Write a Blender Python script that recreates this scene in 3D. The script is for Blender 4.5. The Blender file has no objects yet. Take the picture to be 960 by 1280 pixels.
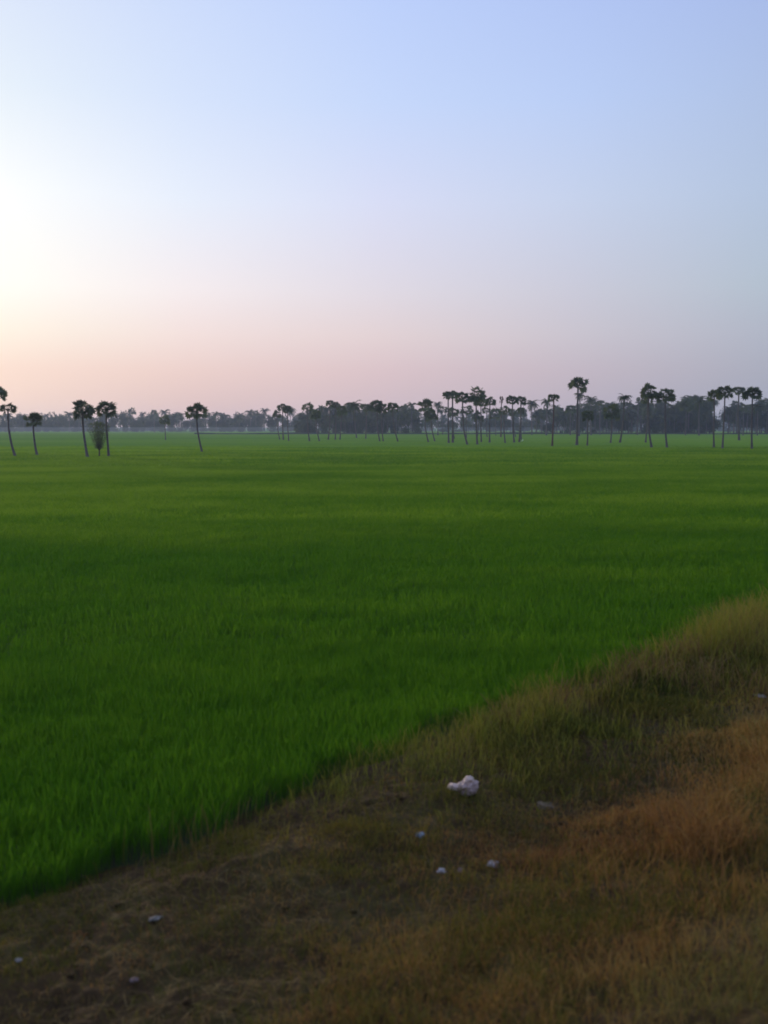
import bpy, bmesh, math, random
import numpy as np
from mathutils import Vector, Matrix, noise as mnoise

SC = bpy.context.scene
COL = SC.collection
R = math.radians
rs = np.random.RandomState(7)
rnd = random.Random(11)

# ------------------------------------------------------------------ camera
FPX = 1283.0                       # focal length in pixels of the 960x1280 photograph
CAM_Z = 4.0
PITCH = math.atan((640 - 533) / FPX)
cam_d = bpy.data.cameras.new('camera')
cam = bpy.data.objects.new('camera', cam_d); COL.objects.link(cam)
cam.location = (0, 0, CAM_Z)
cam.rotation_euler = (R(90) - PITCH, 0, 0)
cam_d.sensor_fit = 'VERTICAL'; cam_d.sensor_height = 36.0
cam_d.lens = FPX / 1280 * 36.0
cam_d.clip_start = 0.1; cam_d.clip_end = 6000
cam_d.dof.use_dof = True; cam_d.dof.focus_distance = 160; cam_d.dof.aperture_fstop = 1.5
SC.camera = cam

def ray(px, py):
    a, b = px - 480.0, 640.0 - py
    c, s = math.cos(PITCH), math.sin(PITCH)
    return np.array([a, FPX * c + b * s, -FPX * s + b * c]) / FPX

def at(px, py, z=0.4):
    """where the line of sight through a pixel of the photograph meets the height z"""
    d = ray(px, py); t = (z - CAM_Z) / d[2]
    return d[0] * t, d[1] * t

def far(px, dist):
    d = ray(px, 533); k = dist / d[1]
    return d[0] * k, dist

# ------------------------------------------------------------------ terrain: rice field, bund, embankment
# u runs along the track, v across it (towards the track); the rice ends at v = VE
U = np.array([0.66, 0.7513]); V = np.array([0.7513, -0.66])
VE = -7.58

def lattice(x, y, seed):
    xi = np.floor(x).astype(np.int64); yi = np.floor(y).astype(np.int64)
    fx = x - xi; fy = y - yi
    fx = fx * fx * (3 - 2 * fx); fy = fy * fy * (3 - 2 * fy)
    def h(a, b):
        n = (a * 374761393 + b * 668265263 + seed * 1442695041) & 0xffffffff
        n = ((n ^ (n >> 13)) * 1274126177) & 0xffffffff
        return ((n ^ (n >> 16)) & 0xffff) / 65535.0
    return (h(xi, yi) * (1 - fx) + h(xi + 1, yi) * fx) * (1 - fy) + (h(xi, yi + 1) * (1 - fx) + h(xi + 1, yi + 1) * fx) * fy

def fbm(x, y, seed, octs=3):
    t = 0; a = 0.5; n = 0
    for o in range(octs):
        t = t + a * lattice(x * 2 ** o, y * 2 ** o, seed + o * 17); n += a; a *= 0.5
    return t / n

PV = np.array([-60, -8.2, -7.85, -7.45, -7.0, -6.2, -5.6, -5.2, -4.8, -4.2, -3.2, -2.2, -1.4, 1.5, 3.0, 9.0, 60])
PZ = np.array([-0.1, -0.14, -0.05, 0.11, 0.15, 0.15, 0.13, 0.12, 0.14, 0.20, 0.36, 0.60, 0.85, 0.90, 0.7, 0.2, 0.0])

def bank_z(x, y):
    x = np.asarray(x, float); y = np.asarray(y, float)
    u = x * U[0] + y * U[1]; v = x * V[0] + y * V[1]
    w = v + 0.75 * (fbm(u * 0.35, v * 0.1 + 5, 3) - 0.5) + 0.12 * (fbm(u * 1.6, v * 0.4, 9) - 0.5)
    z = np.interp(w, PV, PZ)
    on = np.clip((w + 8.25) / 0.4, 0, 1)
    z = z + on * (0.10 * (fbm(x * 0.9, y * 0.9, 21) - 0.5) + 0.08 * (fbm(x * 3.1, y * 3.1, 31) - 0.5) + 0.06 * (fbm(x * 9, y * 9, 41, 2) - 0.5) + 0.03 * (fbm(x * 22, y * 22, 43, 2) - 0.5))
    return z

def ground_hit(px, py):
    d = ray(px, py); t = 3.0
    while t < 80:
        p = d * t
        if CAM_Z + p[2] < float(bank_z(p[0], p[1])): return p[0], p[1], float(bank_z(p[0], p[1]))
        t += 0.02
    raise ValueError('no ground')

# ------------------------------------------------------------------ helpers
def link(o):
    COL.objects.link(o); return o

def tag(o, label=None, cat=None, group=None, kind=None):
    if label: o['label'] = label
    if cat: o['category'] = cat
    if group: o['group'] = group
    if kind: o['kind'] = kind
    return o

def np_mesh(name, verts, tris, mat, attrs=None, smooth=False):
    me = bpy.data.meshes.new(name)
    verts = np.asarray(verts, np.float32); tris = np.asarray(tris, np.int32)
    me.vertices.add(len(verts)); me.vertices.foreach_set('co', verts.ravel())
    k = tris.shape[1]
    me.loops.add(tris.size); me.loops.foreach_set('vertex_index', tris.ravel())
    me.polygons.add(len(tris)); me.polygons.foreach_set('loop_start', np.arange(len(tris), dtype=np.int32) * k)
    if smooth: me.polygons.foreach_set('use_smooth', np.ones(len(tris), bool))
    for n, a in (attrs or {}).items():
        at_ = me.attributes.new(n, 'FLOAT', 'POINT'); at_.data.foreach_set('value', np.asarray(a, np.float32))
    me.update(calc_edges=True); me.validate()
    me.materials.append(mat)
    return me

def part(name, me, parent=None):
    o = link(bpy.data.objects.new(name, me))
    if parent: o.parent = parent
    return o

def empty(name, loc, rz=0):
    o = link(bpy.data.objects.new(name, None)); o.location = loc; o.rotation_euler = (0, 0, rz)
    o.empty_display_size = 0.3
    return o

# ------------------------------------------------------------------ materials
def new_mat(name):
    m = bpy.data.materials.new(name); m.use_nodes = True
    nt = m.node_tree; nt.nodes.clear()
    out = nt.nodes.new('ShaderNodeOutputMaterial')
    return m, nt, out

def N(nt, kind, **kw):
    n = nt.nodes.new(kind)
    for k, v in kw.items(): setattr(n, k, v)
    return n

def ramp(nt, fac, stops, interp='LINEAR'):
    r = N(nt, 'ShaderNodeValToRGB'); r.color_ramp.interpolation = interp
    cr = r.color_ramp
    while len(cr.elements) > 1: cr.elements.remove(cr.elements[-1])
    cr.elements[0].position = stops[0][0]; cr.elements[0].color = (*stops[0][1], 1)
    for p, c in stops[1:]:
        e = cr.elements.new(p); e.color = (*c, 1)
    if fac is not None: nt.links.new(fac, r.inputs[0])
    return r.outputs[0]

def world_noise(nt, scale, detail=3, sx=1, sy=1, sz=1, rough=0.55, rz=0):
    g = N(nt, 'ShaderNodeNewGeometry'); mp = N(nt, 'ShaderNodeMapping')
    mp.inputs['Scale'].default_value = (sx, sy, sz); mp.inputs['Rotation'].default_value = (0, 0, rz)
    nt.links.new(g.outputs['Position'], mp.inputs['Vector'])
    n = N(nt, 'ShaderNodeTexNoise'); n.inputs['Scale'].default_value = scale; n.inputs['Detail'].default_value = detail
    n.inputs['Roughness'].default_value = rough
    nt.links.new(mp.outputs[0], n.inputs['Vector'])
    return n.outputs['Fac']

def obj_noise(nt, scale, detail=3, sz=1):
    t = N(nt, 'ShaderNodeTexCoord'); mp = N(nt, 'ShaderNodeMapping'); mp.inputs['Scale'].default_value = (1, 1, sz)
    nt.links.new(t.outputs['Object'], mp.inputs['Vector'])
    n = N(nt, 'ShaderNodeTexNoise'); n.inputs['Scale'].default_value = scale; n.inputs['Detail'].default_value = detail
    nt.links.new(mp.outputs[0], n.inputs['Vector'])
    return n.outputs['Fac']

def math_(nt, op, a, b=None, clamp=False):
    m = N(nt, 'ShaderNodeMath', operation=op); m.use_clamp = clamp
    for i, x in enumerate((a, b)):
        if x is None: continue
        if isinstance(x, (int, float)): m.inputs[i].default_value = x
        else: nt.links.new(x, m.inputs[i])
    return m.outputs[0]

def attr(nt, name):
    a = N(nt, 'ShaderNodeAttribute'); a.attribute_name = name
    return a.outputs['Fac']

def leafy(nt, out, col, transl=0.25, gloss=0.0):
    d = N(nt, 'ShaderNodeBsdfDiffuse'); t = N(nt, 'ShaderNodeBsdfTranslucent'); mx = N(nt, 'ShaderNodeMixShader')
    nt.links.new(col, d.inputs['Color']); nt.links.new(col, t.inputs['Color'])
    mx.inputs[0].default_value = transl
    nt.links.new(d.outputs[0], mx.inputs[1]); nt.links.new(t.outputs[0], mx.inputs[2])
    s = mx.outputs[0]
    if gloss:
        g = N(nt, 'ShaderNodeBsdfGlossy'); g.inputs['Roughness'].default_value = 0.45
        m2 = N(nt, 'ShaderNodeMixShader'); m2.inputs[0].default_value = gloss
        nt.links.new(s, m2.inputs[1]); nt.links.new(g.outputs[0], m2.inputs[2]); s = m2.outputs[0]
    nt.links.new(s, out.inputs['Surface'])

def grass_mat(name, stops, big=0.05, streak=(1, 1, 1), transl=0.3, wt=0.55, gloss=0.0, con=2.2):
    m, nt, out = new_mat(name)
    n1 = world_noise(nt, big, 4, *streak)
    n1 = math_(nt, 'MULTIPLY_ADD', n1, con); nt.nodes[-1].inputs[2].default_value = .5 - .5 * con
    a = math_(nt, 'MULTIPLY', attr(nt, 'tint'), wt)
    b = math_(nt, 'MULTIPLY', n1, 1 - wt)
    f = math_(nt, 'ADD', a, b, True)
    leafy(nt, out, ramp(nt, f, stops), transl, gloss)
    return m

def solid_mat(name, c1, c2, scale=4, rough=0.8, sz=1, bump=0.0, world=False):
    m, nt, out = new_mat(name)
    n = world_noise(nt, scale) if world else obj_noise(nt, scale, 4, sz)
    col = ramp(nt, n, [(0.3, c1), (0.7, c2)])
    p = N(nt, 'ShaderNodeBsdfPrincipled'); p.inputs['Roughness'].default_value = rough
    p.inputs['Specular IOR Level'].default_value = 0.2
    nt.links.new(col, p.inputs['Base Color'])
    if bump:
        b = N(nt, 'ShaderNodeBump'); b.inputs['Strength'].default_value = bump; b.inputs['Distance'].default_value = 0.03
        nt.links.new(n, b.inputs['Height']); nt.links.new(b.outputs[0], p.inputs['Normal'])
    nt.links.new(p.outputs[0], out.inputs['Surface'])
    return m

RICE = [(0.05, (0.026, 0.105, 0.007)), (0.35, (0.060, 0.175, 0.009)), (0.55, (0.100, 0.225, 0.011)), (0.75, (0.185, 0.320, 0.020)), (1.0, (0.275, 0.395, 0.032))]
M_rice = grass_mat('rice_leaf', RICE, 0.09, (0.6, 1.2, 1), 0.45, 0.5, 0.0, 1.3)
M_dry = grass_mat('dry_grass_leaf', [(0.08, (0.140, 0.062, 0.030)), (0.4, (0.285, 0.145, 0.044)), (0.65, (0.330, 0.205, 0.056)), (0.85, (0.185, 0.165, 0.042))], 0.55, (1, 1, 1), 0.25, 0.6)
M_weed = grass_mat('green_weed_leaf', [(0.1, (0.045, 0.056, 0.012)), (0.45, (0.110, 0.108, 0.020)), (0.75, (0.185, 0.138, 0.028)), (0.95, (0.215, 0.145, 0.036))], 0.5, (1, 1, 1), 0.3, 0.6)
M_straw = grass_mat('straw_leaf', [(0.1, (0.125, 0.072, 0.030)), (0.5, (0.20, 0.130, 0.050)), (0.9, (0.27, 0.195, 0.08))], 0.6, (1, 1, 1), 0.2, 0.6)
M_tall = grass_mat('tall_grass_leaf', [(0.1, (0.115, 0.160, 0.022)), (0.5, (0.225, 0.225, 0.034)), (0.75, (0.290, 0.225, 0.048)), (1.0, (0.30, 0.18, 0.055))], 0.4, (1, 1, 1), 0.3, 0.6)
M_palm = None
def foliage_mat(name, lo, hi, transl=0.2):
    m, nt, out = new_mat(name)
    oi = N(nt, 'ShaderNodeObjectInfo')
    n = world_noise(nt, 0.9, 3)
    f = math_(nt, 'MULTIPLY_ADD', oi.outputs['Random'], 0.45); nt.nodes[-1].inputs[2].default_value = 0.0
    f = math_(nt, 'ADD', f, math_(nt, 'MULTIPLY', n, 0.55), True)
    leafy(nt, out, ramp(nt, f, [(0.15, lo), (0.75, hi)]), transl)
    return m
M_palm = foliage_mat('palm_leaf', (0.056, 0.078, 0.040), (0.120, 0.142, 0.064))
M_coco = foliage_mat('coconut_leaf', (0.030, 0.048, 0.022), (0.080, 0.100, 0.034))
M_tree = foliage_mat('tree_leaf', (0.020, 0.036, 0.020), (0.056, 0.080, 0.034))
M_brownfrond = foliage_mat('dead_palm_leaf', (0.075, 0.042, 0.026), (0.15, 0.09, 0.045))
M_bush = foliage_mat('twiggy_bush_leaf', (0.075, 0.105, 0.034), (0.14, 0.175, 0.055))
M_trunk = solid_mat('palm_bark', (0.075, 0.064, 0.060), (0.145, 0.122, 0.110), 2.0, 0.9, 6, 0.5)
M_trunk_red = solid_mat('reddish_palm_bark', (0.075, 0.042, 0.034), (0.14, 0.085, 0.066), 2.0, 0.9, 6, 0.5)
M_wood = solid_mat('tree_bark', (0.04, 0.032, 0.026), (0.09, 0.072, 0.055), 2.0, 0.9, 3, 0.5)
M_bag = solid_mat('white_plastic', (0.44, 0.31, 0.26), (0.58, 0.43, 0.37), 9, 0.45, 1, 0.15)
M_bagneck = solid_mat('pinkish_plastic', (0.52, 0.35, 0.27), (0.64, 0.48, 0.39), 12, 0.5, 1, 0.15)
M_paper = solid_mat('white_paper', (0.36, 0.32, 0.31), (0.54, 0.49, 0.48), 20, 0.7)
M_blue = solid_mat('bluish_paper', (0.15, 0.19, 0.22), (0.27, 0.31, 0.35), 20, 0.7)
M_pink = solid_mat('pinkish_paper', (0.17, 0.11, 0.10), (0.27, 0.19, 0.17), 20, 0.7)
M_grey = solid_mat('grey_paper', (0.13, 0.115, 0.10), (0.23, 0.205, 0.18), 20, 0.7)
M_greylight = solid_mat('pale_grey_paper', (0.20, 0.185, 0.17), (0.34, 0.315, 0.29), 20, 0.7)
M_stone = solid_mat('tan_stone', (0.11, 0.075, 0.045), (0.19, 0.135, 0.085), 12, 0.9, 1, 0.4)
M_feather = solid_mat('white_feather', (0.74, 0.72, 0.68), (0.84, 0.83, 0.80), 9, 0.7)
M_bill = solid_mat('yellow_bill', (0.55, 0.33, 0.06), (0.65, 0.42, 0.08), 9, 0.5)
M_legs = solid_mat('dark_bird_leg', (0.03, 0.03, 0.03), (0.06, 0.055, 0.05), 9, 0.6)
M_black = solid_mat('black_paint', (0.008, 0.008, 0.008), (0.016, 0.015, 0.014), 9, 0.5)
M_pale = solid_mat('pale_paint', (0.62, 0.58, 0.46), (0.74, 0.70, 0.58), 9, 0.5)

# soil of the bank
M_soil, nt, out = new_mat('bank_soil')
n1 = world_noise(nt, 0.8, 5); n2 = world_noise(nt, 7, 4)
f = math_(nt, 'ADD', math_(nt, 'MULTIPLY', n1, 0.6), math_(nt, 'MULTIPLY', n2, 0.4))
c = ramp(nt, f, [(0.32, (0.030, 0.018, 0.008)), (0.48, (0.062, 0.036, 0.014)), (0.58, (0.062, 0.046, 0.014)), (0.72, (0.125, 0.082, 0.034))])
p = N(nt, 'ShaderNodeBsdfPrincipled'); p.inputs['Roughness'].default_value = 0.95; p.inputs['Specular IOR Level'].default_value = 0.1
b = N(nt, 'ShaderNodeBump'); b.inputs['Strength'].default_value = 0.7; b.inputs['Distance'].default_value = 0.04
nt.links.new(c, p.inputs['Base Color']); nt.links.new(world_noise(nt, 18, 5), b.inputs['Height']); nt.links.new(b.outputs[0], p.inputs['Normal'])
nt.links.new(p.outputs[0], out.inputs['Surface'])

# far paddies seen at a grazing angle: leafy carpet
M_field, nt, out = new_mat('paddy_carpet')
n1 = world_noise(nt, 0.012, 5, 0.35, 2.2, 1); n2 = world_noise(nt, 0.6, 4)
f = math_(nt, 'ADD', math_(nt, 'MULTIPLY', n1, 0.7), math_(nt, 'MULTIPLY', n2, 0.3))
c = ramp(nt, f, [(0.3, (0.125, 0.255, 0.014)), (0.5, (0.165, 0.300, 0.018)), (0.7, (0.215, 0.325, 0.022))])
p = N(nt, 'ShaderNodeBsdfDiffuse'); p.inputs['Roughness'].default_value = 1.0
b = N(nt, 'ShaderNodeBump'); b.inputs['Strength'].default_value = 0.6; b.inputs['Distance'].default_value = 0.25
nt.links.new(c, p.inputs['Color']); nt.links.new(world_noise(nt, 2.5, 4), b.inputs['Height']); nt.links.new(b.outputs[0], p.inputs['Normal'])
gl = N(nt, 'ShaderNodeBsdfGlossy'); gl.inputs['Roughness'].default_value = 0.5; mx = N(nt, 'ShaderNodeMixShader'); mx.inputs[0].default_value = 0.015
nt.links.new(b.outputs[0], gl.inputs['Normal']); nt.links.new(p.outputs[0], mx.inputs[1]); nt.links.new(gl.outputs[0], mx.inputs[2])
nt.links.new(mx.outputs[0], out.inputs['Surface'])

# wet soil and stalk litter under the rice
M_mud = solid_mat('paddy_mud', (0.020, 0.026, 0.010), (0.040, 0.048, 0.016), 1.5, 0.9, 1, 0.3, True)

# ------------------------------------------------------------------ ground
g = part('ground', np_mesh('ground', [(-1480, -280, -0.12), (1480, -280, -0.12), (1480, 2580, -0.12), (-1480, 2580, -0.12)], [(0, 1, 2, 3)], M_mud))
tag(g, kind='structure')

# far part of the paddies: leaf carpet beyond the reach of single blades, with a ragged near margin
xs = np.linspace(-1470, 1470, 211); ys = np.concatenate([np.linspace(150, 420, 90), np.linspace(425, 2570, 60)])
X, Y = np.meshgrid(xs, ys)
Z = 0.36 * np.clip((Y - 150) / 60, 0, 1) ** 0.7 - 0.06 + 0.12 * (fbm(X * 0.05, Y * 0.12, 5) - 0.5) * np.clip((Y - 150) / 60, 0, 1)
vv = X * V[0] + Y * V[1]
Z = np.where(vv > VE - 6, -0.2, Z)
idx = np.arange(X.size).reshape(X.shape)
q = np.stack([idx[:-1, :-1], idx[:-1, 1:], idx[1:, 1:], idx[1:, :-1]], -1).reshape(-1, 4)
o = part('paddy_field', np_mesh('paddy_field', np.stack([X, Y, Z], -1).reshape(-1, 3), q, M_field, smooth=True))
tag(o, kind='structure')

# embankment beside the track
us = np.concatenate([np.linspace(-40, -2, 40), np.linspace(-1.9, 16, 600), np.linspace(16.1, 45, 300), np.linspace(46, 420, 130)])
vs = np.concatenate([np.linspace(-8.9, 0.2, 270), np.linspace(0.4, 10, 24)])
UU, VV = np.meshgrid(us, vs)
X = UU * U[0] + VV * V[0]; Y = UU * U[1] + VV * V[1]
Z = bank_z(X, Y)
Z[-1, :] = -0.3; Z[0, :] = -0.3
idx = np.arange(X.size).reshape(X.shape)
q = np.stack([idx[:-1, :-1], idx[:-1, 1:], idx[1:, 1:], idx[1:, :-1]], -1).reshape(-1, 4)[:, ::-1]
o = part('embankment', np_mesh('embankment', np.stack([X, Y, Z], -1).reshape(-1, 3), q, M_soil, smooth=True))
tag(o, kind='structure')

# ------------------------------------------------------------------ blades
def blades(pos, h, w, lean, tint, segs=3):
    n = len(pos)
    fa = rs.uniform(0, 2 * np.pi, n); la = rs.uniform(0, 2 * np.pi, n)
    fx, fy = np.cos(fa) * w / 2, np.sin(fa) * w / 2
    lx, ly = np.cos(la), np.sin(la)
    def lev(t, wk, bend, zz):
        b = pos.copy(); b[:, 0] += lx * h * bend; b[:, 1] += ly * h * bend; b[:, 2] += h * zz
        if wk == 0: return [b]
        l = b.copy(); l[:, 0] -= fx * wk; l[:, 1] -= fy * wk
        r = b.copy(); r[:, 0] += fx * wk; r[:, 1] += fy * wk
        return [l, r]
    if segs == 3:
        L = lev(0, .35, 0, 0) + lev(.5, .8, lean * .22, 0.5) + lev(.8, .9, lean * .6, 0.84 - .1 * lean) + lev(1, 0, lean * 1.05, 1 - .35 * lean)
        T = [(0, 1, 3), (0, 3, 2), (2, 3, 5), (2, 5, 4), (4, 5, 6)]
    elif segs == 2:
        L = lev(0, .8, 0, 0) + lev(.6, 1, lean * .35, 0.62) + lev(1, 0, lean, 1 - .2 * lean)
        T = [(0, 1, 3), (0, 3, 2), (2, 3, 4)]
    else:
        L = lev(0, 1, 0, 0) + lev(1, 0, lean * .7, 1)
        T = [(0, 1, 2)]
    k = len(L)
    vts = np.stack(L, 1).reshape(-1, 3)
    tr = (np.arange(n)[:, None, None] * k + np.array(T)[None]).reshape(-1, 3)
    return vts, tr, np.repeat(tint, k)

def merge(chunks):
    vs_, ts_, as_ = [], [], []; o_ = 0
    for v_, t_, a_ in chunks:
        vs_.append(v_); ts_.append(t_ + o_); as_.append(a_); o_ += len(v_)
    return np.concatenate(vs_), np.concatenate(ts_), np.concatenate(as_)

def wedge(n, r0, r1, half):
    a = rs.uniform(-half, half, n); r = np.sqrt(rs.uniform(r0 * r0, r1 * r1, n))
    return r * np.sin(a), r * np.cos(a)

def sm(a, b, x): t = np.clip((x - a) / (b - a), 0, 1); return t * t * (3 - 2 * t)

# rice: tufts of blades, planted thick; taller and yellower in patches
chunks = []
for r0, r1, dens, w, segs, tuft in ((5.5, 18, 1500, 0.006, 3, 6), (18, 42, 480, 0.0105, 3, 4), (42, 100, 110, 0.030, 2, 3), (100, 250, 18, 0.085, 2, 1)):
    half = R(34) if r0 < 40 else R(29)
    n = int(dens * half * (r1 * r1 - r0 * r0))
    nt_ = n // tuft
    x, y = wedge(nt_, r0, r1, half)
    x = np.repeat(x, tuft) + rs.normal(0, 0.035 if tuft > 3 else 0.1, nt_ * tuft); y = np.repeat(y, tuft) + rs.normal(0, 0.035 if tuft > 3 else 0.1, nt_ * tuft)
    v = x * V[0] + y * V[1]; u = x * U[0] + y * U[1]
    edge = VE - 0.28 + 0.75 * (fbm(u * 0.35, v * 0.1 + 5, 3) - 0.5) * -1 + 0.5 * (fbm(u * 2.1, v, 77) - 0.5)
    k = v < edge
    x, y, v = x[k], y[k], v[k]
    pt = fbm(x * 0.12, y * 0.2, 61); p2 = fbm(x * 0.9, y * 0.9, 62); p3 = fbm(x * 0.025, y * 0.075, 63)
    h = (0.42 + 0.12 * (pt - 0.5) + 0.10 * (p2 - 0.5)) * rs.uniform(0.74, 1.12, len(x))
    tint = np.clip(0.38 + 0.36 * (pt - 0.5) + 0.30 * (p2 - 0.5) + 0.26 * (p3 - 0.5) + 0.40 * sm(12, 60, y) + 0.10 * (lattice(np.floor((x + .15 * y) / 38.) * 7.0, np.floor((y - .1 * x) / 27.) * 5.0, 64) - .5) + 0.2 * sm(10, -25, x + 0.1 * y) * sm(20, 60, y) + rs.normal(0, 0.13, len(x)), 0, 1)  # tint rising with distance and leftward paints in grazing light on leaf tips
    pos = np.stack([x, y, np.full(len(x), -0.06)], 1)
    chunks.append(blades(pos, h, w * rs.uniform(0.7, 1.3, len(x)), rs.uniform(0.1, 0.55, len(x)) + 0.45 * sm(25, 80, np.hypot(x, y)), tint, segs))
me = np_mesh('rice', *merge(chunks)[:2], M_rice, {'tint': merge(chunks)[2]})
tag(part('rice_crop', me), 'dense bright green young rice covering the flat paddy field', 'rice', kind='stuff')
# a dense lower storey of stalks and dead leaves just under the leaf tips
def bank_grass(name, label, cat, mat, n, r1, half, dens_fn, h_fn, w, lean=(0.15, 0.7), tint_fn=None, tuft=6, spread=0.05):
    x, y = wedge(n // tuft, 3.2, r1, half)
    x = np.repeat(x, tuft) + rs.normal(0, spread, len(x) * tuft); y = np.repeat(y, tuft) + rs.normal(0, spread, len(y) * tuft)
    v = x * V[0] + y * V[1]; u = x * U[0] + y * U[1]
    k = rs.uniform(0, 1, len(x)) < dens_fn(x, y, u, v)
    x, y, u, v = x[k], y[k], u[k], v[k]
    h = h_fn(x, y, u, v) * rs.uniform(0.55, 1.2, len(x))
    tint = np.clip((tint_fn(x, y, u, v) if tint_fn else 0.5) + rs.normal(0, 0.2, len(x)), 0, 1)
    r = np.hypot(x, y)
    pos = np.stack([x, y, bank_z(x, y) - 0.02], 1)
    vts, tr, a = blades(pos, h, (w * np.clip(r / 9, 0.8, 3)) * rs.uniform(0.6, 1.3, len(x)), rs.uniform(*lean, len(x)), tint, 3)
    tag(part(name, np_mesh(name, vts, tr, mat, {'tint': a})), label, cat, kind='stuff')


# brown dry grass on the slope nearest the track, thinning out towards the field
bank_grass('dry_grass', 'brown dry grass on the slope nearest the camera', 'grass', M_dry, 1000000, 34, R(36),
    lambda x, y, u, v: sm(-7.1, -4.5, v + 1.6 * (fbm(u * .45, v * .8, 91) - .5)) * (0.10 + 1.0 * sm(.36, .60, fbm(x * .75, y * .75, 92))) * (0.4 + 0.6 * sm(2.5, 8, u)) * sm(1.0, 0, v) + 0.16 * sm(VE, VE + .6, v) * (.3 + sm(.45, .6, fbm(x * 1.7, y * 1.7, 191))),
    lambda x, y, u, v: (0.07 + 0.24 * sm(2, 9, u) * sm(-6.0, -4.0, v)) * (0.35 + 1.3 * fbm(x * 1.1, y * 1.1, 93) ** 1.3), 0.006, (0.15, 0.95),
    tint_fn=lambda x, y, u, v: 0.05 + 0.75 * fbm(x * .5, y * .5, 94) + 0.30 * sm(-3.6, -2.4, v))
# olive and straw weeds on the strip between the field and the slope
bank_grass('weedy_grass', 'short olive and straw coloured weeds along the field edge', 'grass', M_weed, 1000000, 32, R(34),
    lambda x, y, u, v: sm(VE - .25, VE + .3, v) * sm(-4.6, -6.6, v + 1.2 * (fbm(u * .5, v, 95) - .5)) * (0.30 + 0.9 * sm(.36, .60, fbm(x * 1.1, y * 1.1, 96))) + (0.12 + 0.65 * sm(.46, .60, fbm(x * .55, y * .55, 197))) * sm(-5.6, -4.0, v),
    lambda x, y, u, v: 0.05 * sm(-4.9, -4, v) + (0.05 + 0.15 * fbm(x * .9, y * .9, 97) + 0.08 * sm(7, 14, u)) * (.5 + fbm(x * 2.3, y * 2.3, 199)), 0.006, (0.15, 0.95),
    tint_fn=lambda x, y, u, v: 0.05 + 0.9 * fbm(x * .7, y * .7, 98))
# taller wispy grass farther along the field edge
bank_grass('tall_grass', 'wispy yellow green and straw grass fringing the field edge at right', 'grass', M_tall, 950000, 55, R(30),
    lambda x, y, u, v: sm(6.5, 11.5, u + 5 * (fbm(x * .3, y * .3, 101) - .5)) * sm(VE - 1.1, VE + .1, v) * (.55 + .45 * sm(VE + 1.3, VE + .5, v)) * sm(-4.8, -6.6, v) * (0.16 + .84 * sm(.40, .62, fbm(x * .6, y * .6, 102))),
    lambda x, y, u, v: (0.36 + 0.42 * sm(9, 18, u)) * (.7 + .45 * sm(VE + 1.4, VE + .3, v)) * (0.35 + 1.1 * fbm(x * .5, y * .5, 103)), 0.0036, (0.1, 0.75),
    tint_fn=lambda x, y, u, v: 0.1 + 0.8 * fbm(x * .4, y * .4, 104))
bank_grass('straw_grass', 'bleached straw coloured grass mixed into the field edge fringe', 'grass', M_straw, 330000, 50, R(32),
    lambda x, y, u, v: (sm(6, 13, u) * sm(VE - .5, VE + .3, v) * sm(-3.6, -5.8, v) * .9 + .26 * sm(VE - .2, VE + .3, v)) * sm(.45, .68, fbm(x * .8, y * .8, 105)),
    lambda x, y, u, v: (0.12 + 0.52 * sm(5, 16, u) * (.6 + .4 * sm(VE + 1.6, VE + .3, v))) * (0.4 + 1.1 * fbm(x * .7, y * .7, 106)), 0.005, (0.2, 1.0),
    tint_fn=lambda x, y, u, v: 0.2 + 0.6 * fbm(x * .6, y * .6, 107))
# scattered thin seed stems
bank_grass('seed_stems', 'thin straw coloured seed stems standing above the bank grass', 'grass', M_straw, 42000, 30, R(33),
    lambda x, y, u, v: (sm(VE - .1, VE + .3, v) * sm(-6.4, -7.0, v) * .6 + .45 * sm(-5, -4, v)) * sm(.42, .6, fbm(x * .5, y * .5, 111)),
    lambda x, y, u, v: 0.28 + 0.35 * fbm(x, y, 112), 0.004, (0.05, 0.5), tint_fn=lambda x, y, u, v: 0.5 + 0 * x, tuft=2, spread=.08)

# dead straw lying on the soil, and clods of earth
n = 60000
x, y = wedge(n, 4, 20, R(34)); v = x * V[0] + y * V[1]
k = (v > VE + .1) & (rs.uniform(0, 1, n) < .15 + sm(.42, .6, fbm(x * .9, y * .9, 301))); x, y = x[k], y[k]
a = rs.uniform(0, 6.283, len(x)); l = rs.uniform(.04, .16, len(x)); wd = .0025
z0 = bank_z(x, y) + .012; x1 = x + np.cos(a) * l; y1 = y + np.sin(a) * l; z1 = bank_z(x1, y1) + .012
sx, sy = -np.sin(a) * wd, np.cos(a) * wd
vt = np.stack([np.stack([x - sx, y - sy, z0], 1), np.stack([x + sx, y + sy, z0], 1), np.stack([x1 + sx, y1 + sy, z1], 1), np.stack([x1 - sx, y1 - sy, z1], 1)], 1).reshape(-1, 3)
tag(part('dead_straw', np_mesh('dead_straw', vt, np.arange(len(vt)).reshape(-1, 4), M_straw, {'tint': np.repeat(rs.uniform(0, 1, len(x)), 4)})), 'broken bits of dead straw lying on the bare soil of the bank', 'straw', kind='stuff')
n = 5200
x, y = wedge(n, 4.5, 22, R(34)); v = x * V[0] + y * V[1]; k = (v > VE + .3) & (rs.uniform(0, 1, n) < .2 + sm(.45, .6, fbm(x * .7, y * .7, 311))); x, y = x[k], y[k]
bm = bmesh.new(); bmesh.ops.create_icosphere(bm, subdivisions=1, radius=1); bv = np.array([q.co[:] for q in bm.verts]); bf = np.array([[q.index for q in f.verts] for f in bm.faces]); bm.free()
r = .006 + .028 * rs.uniform(0, 1, len(x)) ** 3
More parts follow.
